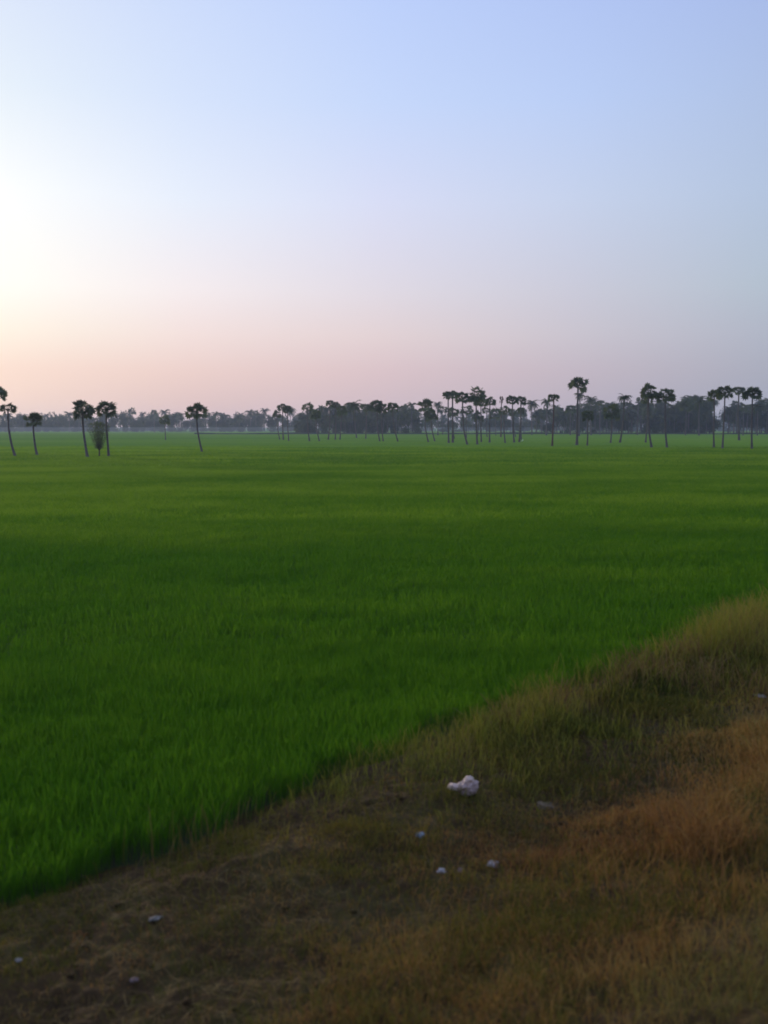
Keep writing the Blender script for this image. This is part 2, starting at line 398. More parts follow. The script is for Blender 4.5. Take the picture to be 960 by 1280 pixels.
vt = bv[None] * rs.uniform(.6, 1.35, (len(x), len(bv), 1)) * np.stack([r, r * rs.uniform(.7, 1.3, len(x)), r * .7], 1)[:, None] + np.stack([x, y, bank_z(x, y) + r * .2], 1)[:, None]
tag(part('earth_clods', np_mesh('earth_clods', vt.reshape(-1, 3), (np.arange(len(x))[:, None, None] * len(bv) + bf[None]).reshape(-1, 3), M_soil)), 'small clods of brown earth scattered over the bank', 'soil', kind='stuff')

# low dark field bank far off, at the back edge of the near paddies
def strip_ridge(name, x0, x1, y0, h, wd, mat):
    n = 300
    xs = np.linspace(x0, x1, n); vts = []
    for i, x in enumerate(xs):
        yy = y0 + 10 * (float(fbm(np.array(x * .01), np.array(0.), 131)) - .5)
        hh = h * (0.55 + 0.9 * float(fbm(np.array(x * .12), np.array(3.), 132)))
        vts += [(x, yy - wd, 0), (x, yy - wd * .35, hh), (x, yy + wd * .35, hh * .95), (x, yy + wd, 0)]
    q = []
    for i in range(n - 1):
        for j in range(3): q.append((i * 4 + j, (i + 1) * 4 + j, (i + 1) * 4 + j + 1, i * 4 + j + 1))
    return part(name, np_mesh(name, vts, q, mat))
M_bund = solid_mat('field_bank_weeds', (0.020, 0.028, 0.012), (0.045, 0.055, 0.022), 0.6, 0.95, 1, 0.5, True)
tag(strip_ridge('field_bank', -90, 430, 490, 0.95, 3.0, M_bund), kind='structure')

# ------------------------------------------------------------------ trees
class MB:
    def __init__(self): self.v = []; self.f = []
    def tri(self, a, b, c):
        k = len(self.v); self.v += [tuple(a), tuple(b), tuple(c)]; self.f.append((k, k + 1, k + 2))
    def mesh(self, name, mat, smooth=False): return np_mesh(name, self.v, self.f, mat, smooth=smooth)
    def arrays(self): return np.array(self.v, float), np.array(self.f, int)

def fan_leaf(mb, rng, c, d, size, twist, fold=0.35, droop=0.5):
    """a palmyra fan: pleated blade with split edge at the end of its stalk"""
    d = d.normalized(); up = Vector((0, 0, 1)) if abs(d.z) < .95 else Vector((1, 0, 0))
    s = d.cross(up).normalized(); n = s.cross(d).normalized()
    rot = Matrix.Rotation(twist, 3, d); s = rot @ s; n = rot @ n
    K = 15; pts = []
    for k in range(K):
        a = R(-115 + 230 * k / (K - 1)); rr = size * (1.0 if k % 2 == 0 else 0.60) * rng.uniform(.86, 1.1)
        q = c + (d * math.cos(a) + s * math.sin(a)) * rr + n * (fold * size * (abs(math.sin(a)) * .6 - .15 * (k % 2)))
        q.z -= droop * rr * rng.uniform(.25, .6)
        pts.append(q)
    for k in range(K - 1): mb.tri(c, pts[k], pts[k + 1])

def stalk(mb, a, b, w):
    d = (b - a).normalized(); s = d.cross(Vector((0, 0, 1)))
    s = s.normalized() * w if s.length > .01 else Vector((w, 0, 0))
    mb.tri(a - s, a + s, b + s * .5); mb.tri(a - s, b + s * .5, b - s * .5)
    n = s.cross(d)
    mb.tri(a - n, a + n, b + n * .5); mb.tri(a - n, b + n * .5, b - n * .5)

def palmyra_crown(seed, style):
    """crown of fan leaves, brought to half-width 1; origin at the top of the trunk"""
    rng = random.Random(seed); mb = MB()
    nl, lo, hi, zk, hang = {'flat': (31, 6, 100, .64, 4), 'ball': (38, 0, 124, 1.0, 3), 'thin': (19, 5, 112, .9, 3), 'hang': (28, 5, 94, .76, 8)}[style]
    for i in range(nl + hang):
        cz = rng.uniform(math.cos(R(hi)), math.cos(R(lo)))
        th = math.acos(cz) if i < nl else R(rng.uniform(112, 138))
        pet = rng.uniform(.38, .70) if i < nl else rng.uniform(.55, .75)
        ph = i * 2.39996 + rng.uniform(-.5, .5)
        d = Vector((math.sin(th) * math.cos(ph), math.sin(th) * math.sin(ph), math.cos(th) * zk))
        c = d * pet + Vector((0, 0, .14))
        stalk(mb, Vector((0, 0, -.02)), c, .024)
        fan_leaf(mb, rng, c, (d + Vector((0, 0, -.12 if i < nl else -.5))), rng.uniform(.32, .47), rng.uniform(-1.3, 1.3), .30, .35)
    v = np.array(mb.v); k = 1 / np.percentile(np.hypot(v[:, 0], v[:, 1]), 97)
    mb.v = [tuple(q) for q in v * k]
    return mb

def coconut_crown(seed, nf=22, light=False):
    rng = random.Random(seed); mb = MB()
    for i in range(nf):
        ph = i * 2.39996 + rng.uniform(-.25, .25)
        e0 = R(rng.uniform(78, 15) if i < nf * .75 else rng.uniform(5, -30))
        L = rng.uniform(.9, 1.12); S = 6 if light else 9
        p = Vector((0, 0, 0)); e = e0; prev = p; st = L / S
        for k in range(S):
            dirv = Vector((math.cos(e) * math.cos(ph), math.cos(e) * math.sin(ph), math.sin(e)))
            nx = p + dirv * st
            side = Vector((-math.sin(ph), math.cos(ph), 0))
            t = (k + .5) / S
            wl = .30 * math.sin(math.pi * min(1, .18 + .82 * t)) ** .7 * (1 - .35 * t)
            for sg in (-1, 1):
                for m in range(1 if light else 2):
                    a = p + dirv * st * (m * .5)
                    tip = a + dirv * st * 1.1 + side * sg * wl * rng.uniform(.7, 1.1) + Vector((0, 0, -wl * rng.uniform(.3, .95)))
                    mb.tri(a, a + dirv * st * (1.0 if light else .55), tip)
            p = nx; e -= R(rng.uniform(9, 15)) * (9 / S)
    v = np.array(mb.v); k = 1 / np.percentile(np.hypot(v[:, 0], v[:, 1]), 97)
    mb.v = [tuple(q) for q in v * k]
    return mb

def leaf_cloud(seed, lobes, n, size):
    """irregular crown of leaf clumps: each lobe is a loose shell and fill of small leaf faces"""
    rng = random.Random(seed); mb = MB()
    for (cx, cy, cz, rx, rz) in lobes:
        for i in range(int(n * rx * rx)):
            d = Vector((rng.gauss(0, 1), rng.gauss(0, 1), rng.gauss(0, 1))).normalized()
            r = rng.uniform(.45, 1.08) ** .6
            bump = 1 + .35 * mnoise.noise(d * 2.3 + Vector((seed, cx, cz)))
            c = Vector((cx + d.x * rx * r * bump, cy + d.y * rx * r * bump, cz + d.z * rz * r * bump))
            a = Vector((rng.gauss(0, 1), rng.gauss(0, 1), rng.gauss(0, .6))).normalized() * size * rng.uniform(.6, 1.3)
            b = Vector((rng.gauss(0, 1), rng.gauss(0, 1), rng.gauss(0, .6))).normalized() * size * rng.uniform(.6, 1.3)
            mb.tri(c, c + a, c + b)
    return mb

def tube(mb_v, mb_f, pts, rad, k=8):
    o = len(mb_v)
    for i, (p, r) in enumerate(zip(pts, rad)):
        for j in range(k):
            a = 2 * math.pi * j / k
            mb_v.append((p[0] + r * math.cos(a), p[1] + r * math.sin(a), p[2]))
    for i in range(len(pts) - 1):
        for j in range(k):
            a, b = o + i * k + j, o + i * k + (j + 1) % k
            mb_f.append((a, b, b + k)); mb_f.append((a, b + k, a + k))

def palm_trunk_mesh(h, dx, dy, r0, r1, curve):
    vts, f, pts, rad = [], [], [], []
    for i in range(13):
        t = i / 12
        s = 1 - (1 - t) ** curve
        wob = .035 * h / 12 * math.sin(7 * t + h) * t * (1 - t) * 4
        pts.append((dx * s + wob, dy * s, h * t - (.15 if i == 0 else 0)))
        fl = .55 * max(0, 1 - t * 9) + .12 * max(0, (t - .9) * 10)
        rad.append((r0 + (r1 - r0) * t) * (1 + fl))
    tube(vts, f, pts, rad)
    return np_mesh('trunk', vts, f, M_trunk, smooth=True)

STY = {'flat': (0.52, 4), 'ball': (0.95, 3), 'thin': (0.80, 3), 'hang': (0.62, 4)}
PALM = {s: [palmyra_crown(100 * i + k, s).mesh('palm_crown', M_palm) for k in range(STY[s][1])] for i, s in enumerate(STY)}
COCO = [coconut_crown(900 + k).mesh('coconut_crown', M_coco) for k in range(5)]
BARE = [palmyra_crown(733, 'thin').mesh('dead_crown', M_brownfrond)]

PALMS_G = 'palms standing in the rice and at its far edge'
def palm(kind, bx, by, tx, ty, wpx, style, label, dist=None, red=False, group=PALMS_G):
    """kind palmyra / coconut; base pixel (bx,by) or base column bx at a distance; crown top (tx,ty), crown width in photo pixels"""
    if dist is None: x, y = at(bx, by); y0 = y
    else: x, y = far(bx, dist); y0 = dist
    m = y0 / FPX
    top_z = CAM_Z + (533 - ty) * m
    Rr = wpx / 2 * m * 1.10
    me = rnd.choice(COCO if style == 'coco' else (BARE if style == 'dead' else PALM[style]))
    zs = {'dead': 2.2}.get(style, rnd.uniform(.92, 1.08))
    apex = max(q.co.z for q in me.vertices) * .97
    h = max(1.2, top_z - apex * zs * Rr)
    root = empty('palmyra_palm' if kind == 'palmyra' else 'coconut_palm', (x, y, 0))
    tag(root, label, 'palm tree', group)
    r0 = max(.17, min(.30, h * .02)) * rnd.uniform(.9, 1.12)
    dx = (tx - bx) * m; dy = rnd.uniform(-.6, .6)
    t = part('trunk', palm_trunk_mesh(h, dx, dy, r0, r0 * .62, rnd.uniform(2.0, 3.2)), root)
    if red: t.data.materials[0] = M_trunk_red
    c = part('crown', me, root); c.location = (dx, dy, h - .05)
    c.scale = (Rr, Rr, Rr * zs); c.rotation_euler = (0, 0, rnd.uniform(0, 6.28))
    return root

P = 'palmyra'; K = 'coconut'
# --- the palms that stand out in the photograph, left to right
palm(P, -7, 570, -5, 478, 28, 'hang', 'tall palm at the left frame edge with only part of its crown showing')
palm(P, 19.7, 568, 11, 502, 20, 'thin', 'thin ragged palm with a curved trunk, the second from the left edge')
palm(P, 47, 567, 41, 514, 23, 'hang', 'shorter round topped palm just right of the ragged palm at far left')
palm(P, 109.7, 569, 104, 499, 29, 'hang', 'wide crowned palm at left whose trunk leans up from the wispy shrub')
palm(P, 136, 568, 134.6, 500, 26, 'hang', 'upright palm just right of the wispy shrub on the left')
palm(P, 193, 545, 193, 512, 8, 'flat', 'tiny distant palm poking up above the hazy wood on the left', dist=640)
palm(P, 207, 549.5, 206, 518, 14, 'ball', 'thin dim palm by itself before the hazy wood left of the lone palm')
palm(P, 253, 563, 246.6, 502, 25, 'hang', 'lone palm in the open field left of centre with a leaning trunk')
palm(P, 350, 549, 346.5, 512, 11, 'ball', 'shortest palm at the left side of the small cluster left of the grove')
palm(P, 354.3, 549.3, 353.5, 504, 13, 'flat', 'taller middle palm of the small cluster left of the grove')
palm(P, 361, 550.5, 359.5, 506, 12, 'hang', 'right palm of the small cluster left of the grove with forked look')
palm(P, 387, 551, 384.5, 502, 15, 'thin', 'spiky headed palm at the left end of the dark central grove')
palm(P, 399.7, 551, 395, 511, 14, 'ball', 'short palm with a bent trunk foot second in the central grove')
palm(P, 410, 549, 412.5, 500, 11, 'flat', 'small topped palm rising over the left part of the central grove')
palm(P, 419, 549, 420, 502, 10, 'flat', 'slim palm right behind the small topped palm of the central grove')
palm(P, 424.5, 549, 427, 506, 15, 'ball', 'dense green palm in the left half of the central grove')
palm(K, 446, 547, 443, 500, 22, 'coco', 'bushy palm with a pointed top in the middle of the central grove')
palm(P, 457, 548, 458, 504, 16, 'flat', 'flat topped palm in the middle of the central grove')
palm(P, 475, 551, 471, 499, 17, 'ball', 'big round headed palm with paired trunks in the central grove')
palm(P, 479.3, 551, 477, 503, 15, 'ball', 'second trunk and darker crown beside the big round headed palm')
palm(P, 498, 551.5, 491, 502.5, 15, 'flat', 'palm with a sharply curved foot near the right end of the central grove')
palm(P, 536, 552, 531, 497.5, 20, 'hang', 'left palm of the leaning pair standing just right of the central grove')
palm(P, 544, 551, 539, 508.5, 17, 'ball', 'shorter palm with a bent foot, right partner of the leaning pair')
palm(K, 547.5, 543, 547, 502, 12, 'coco', 'feathery small coconut palm behind the leaning pair', dist=430)
palm(P, 553.7, 541.5, 552.5, 506.5, 14, 'thin', 'faint distant palm with a ragged crown behind the leaning pair', dist=470)
palm(P, 561, 553, 560, 488.5, 15, 'flat', 'left palm of the tall twin palms whose crowns touch')
palm(P, 566, 552.5, 565.5, 487.5, 15, 'flat', 'right palm of the tall twin palms whose crowns touch')
palm(P, 568, 548, 566, 508.5, 15, 'ball', 'low crowned palm partly hidden behind the tall twin palms')
palm(P, 585, 555, 578, 488.5, 19, 'hang', 'palm with drooping fronds and a strongly leaning trunk between the twins and the big crown')
palm(P, 583, 547, 582.5, 506, 17, 'thin', 'low ragged palm behind the strongly leaning palm')
palm(P, 597, 555, 595, 482.5, 22, 'ball', 'big deep crowned palm, the tallest near the middle of the field edge')
palm(P, 601.7, 552, 600.5, 494, 18, 'hang', 'palm crowded against the right side of the big deep crowned palm')
palm(P, 596, 547, 598, 512, 14, 'ball', 'low shaggy palm tucked under the big deep crowned palm')
palm(P, 612, 552.5, 612, 495.5, 14, 'hang', 'straight palm with drooping tips right of the big deep crowned palm')
palm(P, 609, 546, 608, 508, 12, 'thin', 'small faint palm behind the straight palm with drooping tips')
palm(P, 626, 546, 626.3, 495, 5, 'dead', 'bare dead palm like a dark spire with a reddish tip', red=True)
palm(P, 631.5, 553, 630, 506.5, 14, 'thin', 'slim low palm in front of the bare dead palm')
palm(P, 620, 544, 619, 508, 16, 'ball', 'blurred dark palm clump left of the bare dead palm', dist=420)
palm(P, 643, 552.5, 640, 493.5, 15, 'hang', 'left palm of the two level crowned palms behind the white bird')
palm(P, 649, 552, 650.5, 494.5, 13, 'hang', 'right palm of the two level crowned palms, beside the white bird')
palm(P, 645, 546, 641.5, 510, 13, 'thin', 'low ragged palm showing between the two level crowned palms')
palm(P, 651.5, 549, 651, 508.5, 9, 'ball', 'small round palm crown below the palm beside the white bird')
palm(K, 665, 541, 664.5, 500, 19, 'coco', 'star shaped coconut palm between the white bird and the red footed palm', dist=450)
palm(P, 690, 556.5, 691, 492, 15, 'flat', 'flat topped palm with a reddish trunk foot', red=True)
palm(K, 683, 544, 683, 498, 16, 'coco', 'bushy palm directly behind the flat topped red footed palm', dist=430)
palm(P, 721, 555.6, 721, 471, 24, 'flat', 'tallest palm of all, wide flat crown on a thick trunk right of centre')
palm(K, 724, 545, 724, 490, 14, 'coco', 'drooping coconut palm showing halfway up behind the tallest palm', dist=400)
palm(P, 713, 543, 713, 506, 14, 'flat', 'flat low palm crown just left of the tallest palm', dist=440)
palm(P, 734, 556, 734, 512, 15, 'ball', 'short dark round crowned palm close right of the tallest palm')
palm(K, 739, 544, 738.5, 495, 19, 'coco', 'shaggy coconut palm rising behind the short dark round crowned palm', dist=440)
palm(P, 750, 543, 750, 500, 9, 'flat', 'small thin palm alone in the gap right of the shaggy coconut palm', dist=470)
palm(P, 763, 552.8, 765, 503.5, 22, 'ball', 'wide dark palm, left of two whose trunk feet bend outward')
palm(K, 774.5, 552.5, 778.5, 492, 18, 'coco', 'taller pointed palm with a trunk foot bending to the left')
palm(P, 797, 544, 797.3, 496, 5, 'ball', 'thin palm with a tiny round top beside the tall ball crowned palm', dist=450)
palm(P, 807, 552.5, 808.5, 490, 17, 'hang', 'palm half hidden behind the tall ball crowned palm')
palm(P, 815, 558, 810, 478, 22, 'ball', 'tall ball crowned palm at the left of the right hand group')
palm(P, 834, 558, 831, 484.5, 23, 'hang', 'palm with a drooping right side beside the tall ball crowned palm')
palm(P, 857, 545, 857.5, 496.5, 18, 'ball', 'broad round palm in the dark clump behind the right hand group', dist=430)
palm(K, 874, 545, 873.5, 495, 20, 'coco', 'bushy coconut palm in the dark clump left of the right hand trio', dist=420)
palm(P, 892.5, 558, 891.5, 486.5, 19, 'flat', 'left palm of the right hand trio with overlapping crowns')
palm(P, 903, 559, 905.5, 481, 21, 'hang', 'middle and highest palm of the right hand trio')
palm(P, 924, 550, 921, 483, 16, 'flat', 'paler farther palm between the trio and the last palm at right')
palm(P, 940, 559.5, 937.5, 482.5, 24, 'flat', 'last big palm at the right frame edge with a wide layered crown')
palm(P, 929, 545, 929, 504.5, 9, 'ball', 'small round palm low between the trio and the last palm', dist=420)
palm(K, 947, 545, 946, 503, 20, 'coco', 'bushy coconut palm low behind the last palm at right', dist=420)
palm(P, 975, 559, 977, 492, 20, 'hang', 'palm just outside the right edge of the view')

# --- broadleaf trees and low bushes behind them
def limbs_mesh(rng, h, spread, r):
    vts, f = [], []
    tube(vts, f, [(0, 0, -.1), (0.05 * h * .1, 0, h * .35), (.02 * h, .03 * h, h * .7)], [r * 1.3, r, r * .6], 6)
    for k in range(5):
        a = k * 1.2566 + rng.uniform(-.4, .4); z0 = h * rng.uniform(.3, .55)
        p1 = (math.cos(a) * spread * .35, math.sin(a) * spread * .35, z0 + h * .18); p2 = (math.cos(a) * spread * .7, math.sin(a) * spread * .7, h * rng.uniform(.65, .85))
        tube(vts, f, [(0, 0, z0), p1, p2], [r * .5, r * .35, r * .15], 5)
    return np_mesh('trunk', vts, f, M_wood, smooth=True)
LC = []
for k in range(6):
    rg = random.Random(50 + k)
    lobes = [(0, 0, .62, .40, .36)]
    for j in range(7):
        a = j * .9 + rg.uniform(-.3, .3); rr = rg.uniform(.3, .58)
        lobes.append((math.cos(a) * rr, math.sin(a) * rr, rg.uniform(.35, .8), rg.uniform(.22, .36), rg.uniform(.18, .28)))
    LC.append(leaf_cloud(60 + k, lobes, 2600, .085).mesh('leaf_crown', M_tree))
LT = [limbs_mesh(random.Random(80 + k), .62, .55, .035) for k in range(6)]

def tree(px, dist, top_py, wpx, label, group, name='broadleaf_tree', cat='tree'):
    x, y = far(px, dist); m = dist / FPX
    h = CAM_Z + (533 - top_py) * m
    root = empty(name, (x, y, 0), rnd.uniform(0, 6.28)); tag(root, label, cat, group)
    k = rnd.randrange(6); w = wpx / 2 * m
    t = part('trunk', LT[k], root); t.scale = (w, w, h / 1.05)
    c = part('crown', LC[k], root); c.scale = (w / .8, w / .8, h)
    return root

GB = 'trees of the groves along the far field edge'
def fill(x0, x1, n, d0, d1, tops, w, mix, label, coco_label=None, under=None):
    """trees of one grove that the haze and their neighbours make look alike"""
    for i in range(n):
        px = x0 + (x1 - x0) * (i + rnd.uniform(.1, .9)) / n; d = rnd.uniform(d0, d1)
        ty = np.interp(px, *zip(*tops)) + rnd.uniform(-4, 14)
        if rnd.random() < .3: palm(P, px, 0, px + rnd.uniform(-2, 2), ty - 1, rnd.uniform(w[0], w[1]) * .9, 'ball', coco_label.replace('coconut palm', 'round headed palm'), dist=d, group=GB)
        elif rnd.random() < mix: palm(K, px, 0, px + rnd.uniform(-2, 2), ty, rnd.uniform(w[0], w[1]), 'coco', coco_label, dist=d, group=GB)
        else: tree(px, d, ty + rnd.uniform(4, 9), rnd.uniform(w[0], w[1]) * 1.35, label, GB)

fill(374, 526, 92, 500, 565, [(368, 522), (385, 513), (410, 510), (440, 506), (470, 509), (500, 511), (515, 506), (528, 518)], (12, 20), .8,
     'dark leafy tree packed inside the dense central grove', 'coconut palm packed inside the dense central grove')
fill(668, 705, 16, 500, 560, [(672, 512), (705, 508)], (12, 18), .7, 'dark leafy tree clumped behind the flat topped red footed palm', 'coconut palm clumped behind the flat topped red footed palm')
fill(704, 802, 52, 500, 570, [(706, 511), (740, 504), (770, 506), (802, 503)], (12, 19), .75, 'leafy tree in the belt behind the tallest palm', 'coconut palm in the belt behind the tallest palm')
fill(802, 892, 58, 490, 550, [(804, 503), (830, 506), (850, 500), (875, 496), (892, 503)], (13, 20), .7, 'dark leafy tree in the dense clump of the right hand group', 'coconut palm in the dense clump of the right hand group')
fill(908, 1010, 44, 490, 560, [(908, 508), (925, 504), (950, 501), (1010, 502)], (13, 20), .6, 'leafy tree low behind the last palms at right', 'coconut palm low behind the last palms at right')
fill(530, 672, 34, 600, 700, [(530, 520), (606, 518), (640, 514), (672, 514)], (9, 15), .6, 'small hazy tree far behind the tall palms right of the central grove', 'small hazy coconut palm far behind the tall palms right of the central grove')

# low bushes at the foot of the groves
LCB = [leaf_cloud(160 + k, [(0, 0, .5, .5, .45), (.45, .1, .35, .4, .35), (-.4, -.1, .4, .42, .36), (.05, .4, .3, .4, .3)], 1500, .1).mesh('bush_leaves', M_tree) for k in range(3)]
def bush(px, dist, hpx, wpx, label, group=GB):
    x, y = far(px, dist); m = dist / FPX
    root = empty('bush', (x, y, 0), rnd.uniform(0, 6.28)); tag(root, label, 'bush', group)
    c = part('foliage', rnd.choice(LCB), root); c.scale = (wpx / 2 * m, wpx / 2 * m, hpx * m)
    t = part('stem', LT[rnd.randrange(6)], root); t.scale = (wpx / 2 * m * .5, wpx / 2 * m * .5, hpx * m * .8)
for px, hh, w in ((443, 16, 14), (464, 15, 15), (478, 14, 15), (492, 15, 16), (385, 14, 14), (378, 15, 14), (392, 12, 16), (406, 14, 15), (420, 15, 16), (436, 14, 18), (450, 13, 14), (508, 13, 16), (521, 11, 14)):
    bush(px, 505, hh + 2, w + 3, 'dark bush at the foot of the dense central grove')
for px, hh, w in ((808, 13, 15), (820, 15, 17), (834, 13, 16), (846, 10, 15), (862, 7, 18), (878, 8, 16)):
    bush(px, 495, hh + 2, w + 3, 'dark bush at the foot of the right hand clump')
bush(709, 500, 9, 11, 'small round bush left of the tallest palm near the field bank')
bush(722.5, 496, 12, 11, 'dark round bush directly behind the trunk of the tallest palm')
bush(742, 500, 9, 12, 'small bush right of the tallest palm near the field bank')
bush(702, 505, 6, 7, 'lowest bush behind the gap right of the red footed palm')

# wispy shrub between the two palms at left
x, y = at(124, 568); m = y / FPX
root = empty('wispy_shrub', (x, y, 0)); tag(root, 'thin wispy shrub between two palms in the field at left', 'shrub', )
vts, f = [], []
rg = random.Random(5)
tube(vts, f, [(0, 0, -.1), (.03, 0, .7), (0, .05, 1.2)], [.12, .09, .06], 6)
for k in range(15):
    a = rg.uniform(0, 6.28); l = rg.uniform(.8, 1.0); hh = rg.uniform(2.0, 4.6)
    tube(vts, f, [(0, 0, rg.uniform(.6, 1.2)), (math.cos(a) * l * .45, math.sin(a) * l * .45, hh * .55), (math.cos(a) * l * 1.2, math.sin(a) * l * 1.2, hh)], [.035, .022, .006], 4)
part('branches', np_mesh('shrub_branches', vts, f, M_wood, smooth=True), root)
mb = MB()
for k in range(4600):
    a = rg.uniform(0, 6.28); t = rg.uniform(.18, 1) ** .8; l = rg.uniform(.15, 1.45) * min(1, t * 1.25)
    c = Vector((math.cos(a) * l, math.sin(a) * l, t * 4.7 - .25 * l))
    a_ = Vector((rg.gauss(0, 1), rg.gauss(0, 1), rg.gauss(0, 1))).normalized() * .10; b_ = Vector((rg.gauss(0, 1), rg.gauss(0, 1), rg.gauss(0, 1))).normalized() * .10
    mb.tri(c, c + a_, c + b_)
part('foliage', mb.mesh('shrub_leaves', M_bush), root)

# --- the hazy wood on the left: the trees of its front row, then the mass behind as one
GW = 'hazy trees of the distant wood on the left'
def wood_top(px):
    return 516.5 + 3.0 * math.sin(px * .031) + 2.5 * math.sin(px * .11 + 1)
px = -190
i = 0
while px < 372:
    d = rnd.uniform(690, 770); ty = wood_top(px) + rnd.uniform(-5, 6)
    if i % 5 in (1, 3): palm(K, px, 0, px + rnd.uniform(-1, 1), ty, rnd.uniform(11, 16), 'coco', 'coconut palm in the front row of the hazy wood on the left', dist=d, group=GW)
    elif i % 5 == 4: palm(P, px, 0, px, ty - 1, rnd.uniform(8, 11), 'ball', 'palm with a round top in the front row of the hazy wood on the left', dist=d, group=GW)
    else: tree(px, d, ty + 4, rnd.uniform(10, 17), 'leafy tree in the front row of the hazy wood on the left', GW)
    if i % 2: bush(px + 2, d - 12, rnd.uniform(7, 12), rnd.uniform(12, 20), 'hazy low bush at the foot of the distant wood on the left', GW)
    px += rnd.uniform(4.5, 7.5); i += 1

CL = [coconut_crown(990 + k, 16, True).arrays() for k in range(3)]
LL = [leaf_cloud(260 + k, [(0, 0, .62, .5, .36), (.4, .1, .5, .35, .3), (-.4, .1, .55, .35, .3), (0, -.3, .4, .4, .3), (.2, .2, .14, .5, .16), (-.3, -.2, .12, .5, .15)], 420, .16).arrays() for k in range(3)]
def wood(name, label, spec):
    vs_, ts_ = [], []; off = 0
    for (x0, x1, n, d0, d1, t0, t1) in spec:
        for i in range(n):
            px = rnd.uniform(x0, x1); d = rnd.uniform(d0, d1); x, y = far(px, d); h = CAM_Z + (533 - rnd.uniform(t0, t1)) * d / FPX
            a = rnd.uniform(0, 6.28); ca, sa = math.cos(a), math.sin(a)
            if rnd.random() < .5:
                v, t = CL[rnd.randrange(3)]; s = rnd.uniform(3, 4); v = v * s; hh = h - s * .6
                v = np.stack([v[:, 0] * ca - v[:, 1] * sa, v[:, 0] * sa + v[:, 1] * ca, v[:, 2] + hh], 1)
                tv, tf = [], []; tube(tv, tf, [(0, 0, 0), (.1, 0, hh * .5), (0, 0, hh)], [.25, .2, .16], 5)
                k = len(v); v = np.concatenate([v, np.array(tv)]); t = np.concatenate([t, np.array(tf) + k])
            else:
                v, t = LL[rnd.randrange(3)]; w = rnd.uniform(3.5, 6)
                v = np.stack([(v[:, 0] * ca - v[:, 1] * sa) * w, (v[:, 0] * sa + v[:, 1] * ca) * w, v[:, 2] * h], 1)
            vs_.append(v + np.array([x, y, 0])); ts_.append(t + off); off += len(v)
    tag(part(name, np_mesh(name, np.concatenate(vs_), np.concatenate(ts_), M_tree)), label, 'woods', kind='stuff')
wood('distant_woods', 'pale hazy mass of woods far beyond the field and palms',
     [(-330, 380, 330, 780, 930, 515, 527), (380, 700, 140, 760, 1000, 514, 526), (700, 1300, 200, 700, 950, 512, 526), (960, 1300, 60, 520, 600, 506, 520)])

# ------------------------------------------------------------------ white bird by the palms
def blob(bm_fn, name, mat, parent, sub=3):
    bm = bmesh.new(); bmesh.ops.create_icosphere(bm, subdivisions=sub, radius=1)
    for v in bm.verts: v.co = bm_fn(v.co.copy())
    me = bpy.data.meshes.new(name); bm.to_mesh(me); bm.free(); me.materials.append(mat)
    for p_ in me.polygons: p_.use_smooth = True
    return part(name, me, parent)

x, y = at(652.6, 553.2, .4)
bird = empty('white_bird', (x, y, .30)); tag(bird, 'small white wading bird standing in the rice beside a palm trunk', 'bird')
vts, f = [], []
tube(vts, f, [(-.30, 0, .36), (-.20, 0, .42), (-.05, 0, .46), (.10, 0, .52), (.16, 0, .62), (.13, 0, .76), (.17, 0, .88), (.20, 0, .93), (.25, 0, .93)],
     [.02, .07, .13, .10, .05, .033, .035, .045, .02], 10)
part('body', np_mesh('bird_body', vts, f, M_feather, smooth=True), bird)
vts, f = [], []; tube(vts, f, [(.24, 0, .92), (.25, .0, .925), (.37, 0, .905)], [.02, .017, .004], 6)
part('bill', np_mesh('bird_bill', [(a + (.0), b, c) for a, b, c in vts], f, M_bill), bird)
for s in (-.05, .05):
    vts, f = [], []; tube(vts, f, [(0, s, -.3), (.02, s, .15), (-.02, s, .36)], [.012, .01, .014], 5)
    part('leg', np_mesh('bird_leg', vts, f, M_legs), bird)

# ------------------------------------------------------------------ litter on the bank
def crumple(co, seed, f1=1.6, a1=.28, f2=5, a2=.09):
    n = co.normalized(); s = Vector((seed * 3.1, seed * 1.7, seed))
    k = 1 + a1 * mnoise.noise(n * f1 + s) - a2 * abs(mnoise.noise(n * f2 + s)) * 1.6 - .05 * abs(mnoise.noise(n * 12 + s))
    return co * k
x, y, z = ground_hit(585, 995)
bag = empty('plastic_bag', (x, y, z + .0)); tag(bag, 'crumpled white plastic bag tied at one end lying on the bank', 'bag')
def bagf(c):
    c = crumple(c, 2.0, 1.7, .34, 3.4, .24)
    c = Vector((c.x * .105, c.y * .10, c.z * .095 + .085))
    if c.z > .08: c.x += (c.z - .08) * .15; 
    c.z = max(c.z, -.02)
    return c
blob(bagf, 'sack', M_bag, bag, 5)
def fold(c):
    c = crumple(c, 7.3, 2.2, .3, 6, .12); return Vector((c.x * .055 + .012, c.y * .07 - .01, c.z * .055 + .155))
blob(fold, 'top_fold', M_bagneck, bag, 4)
def neck(c):
    c = crumple(c, 4.1, 2.2, .35, 7, .14); t = (c.x + 1) / 2
    return Vector((c.x * .075 - .135, c.y * (.045 + .02 * (1 - t)) - .01, c.z * (.03 + .022 * abs(c.x)) + .092))
blob(neck, 'tied_neck', M_bagneck, bag, 4)

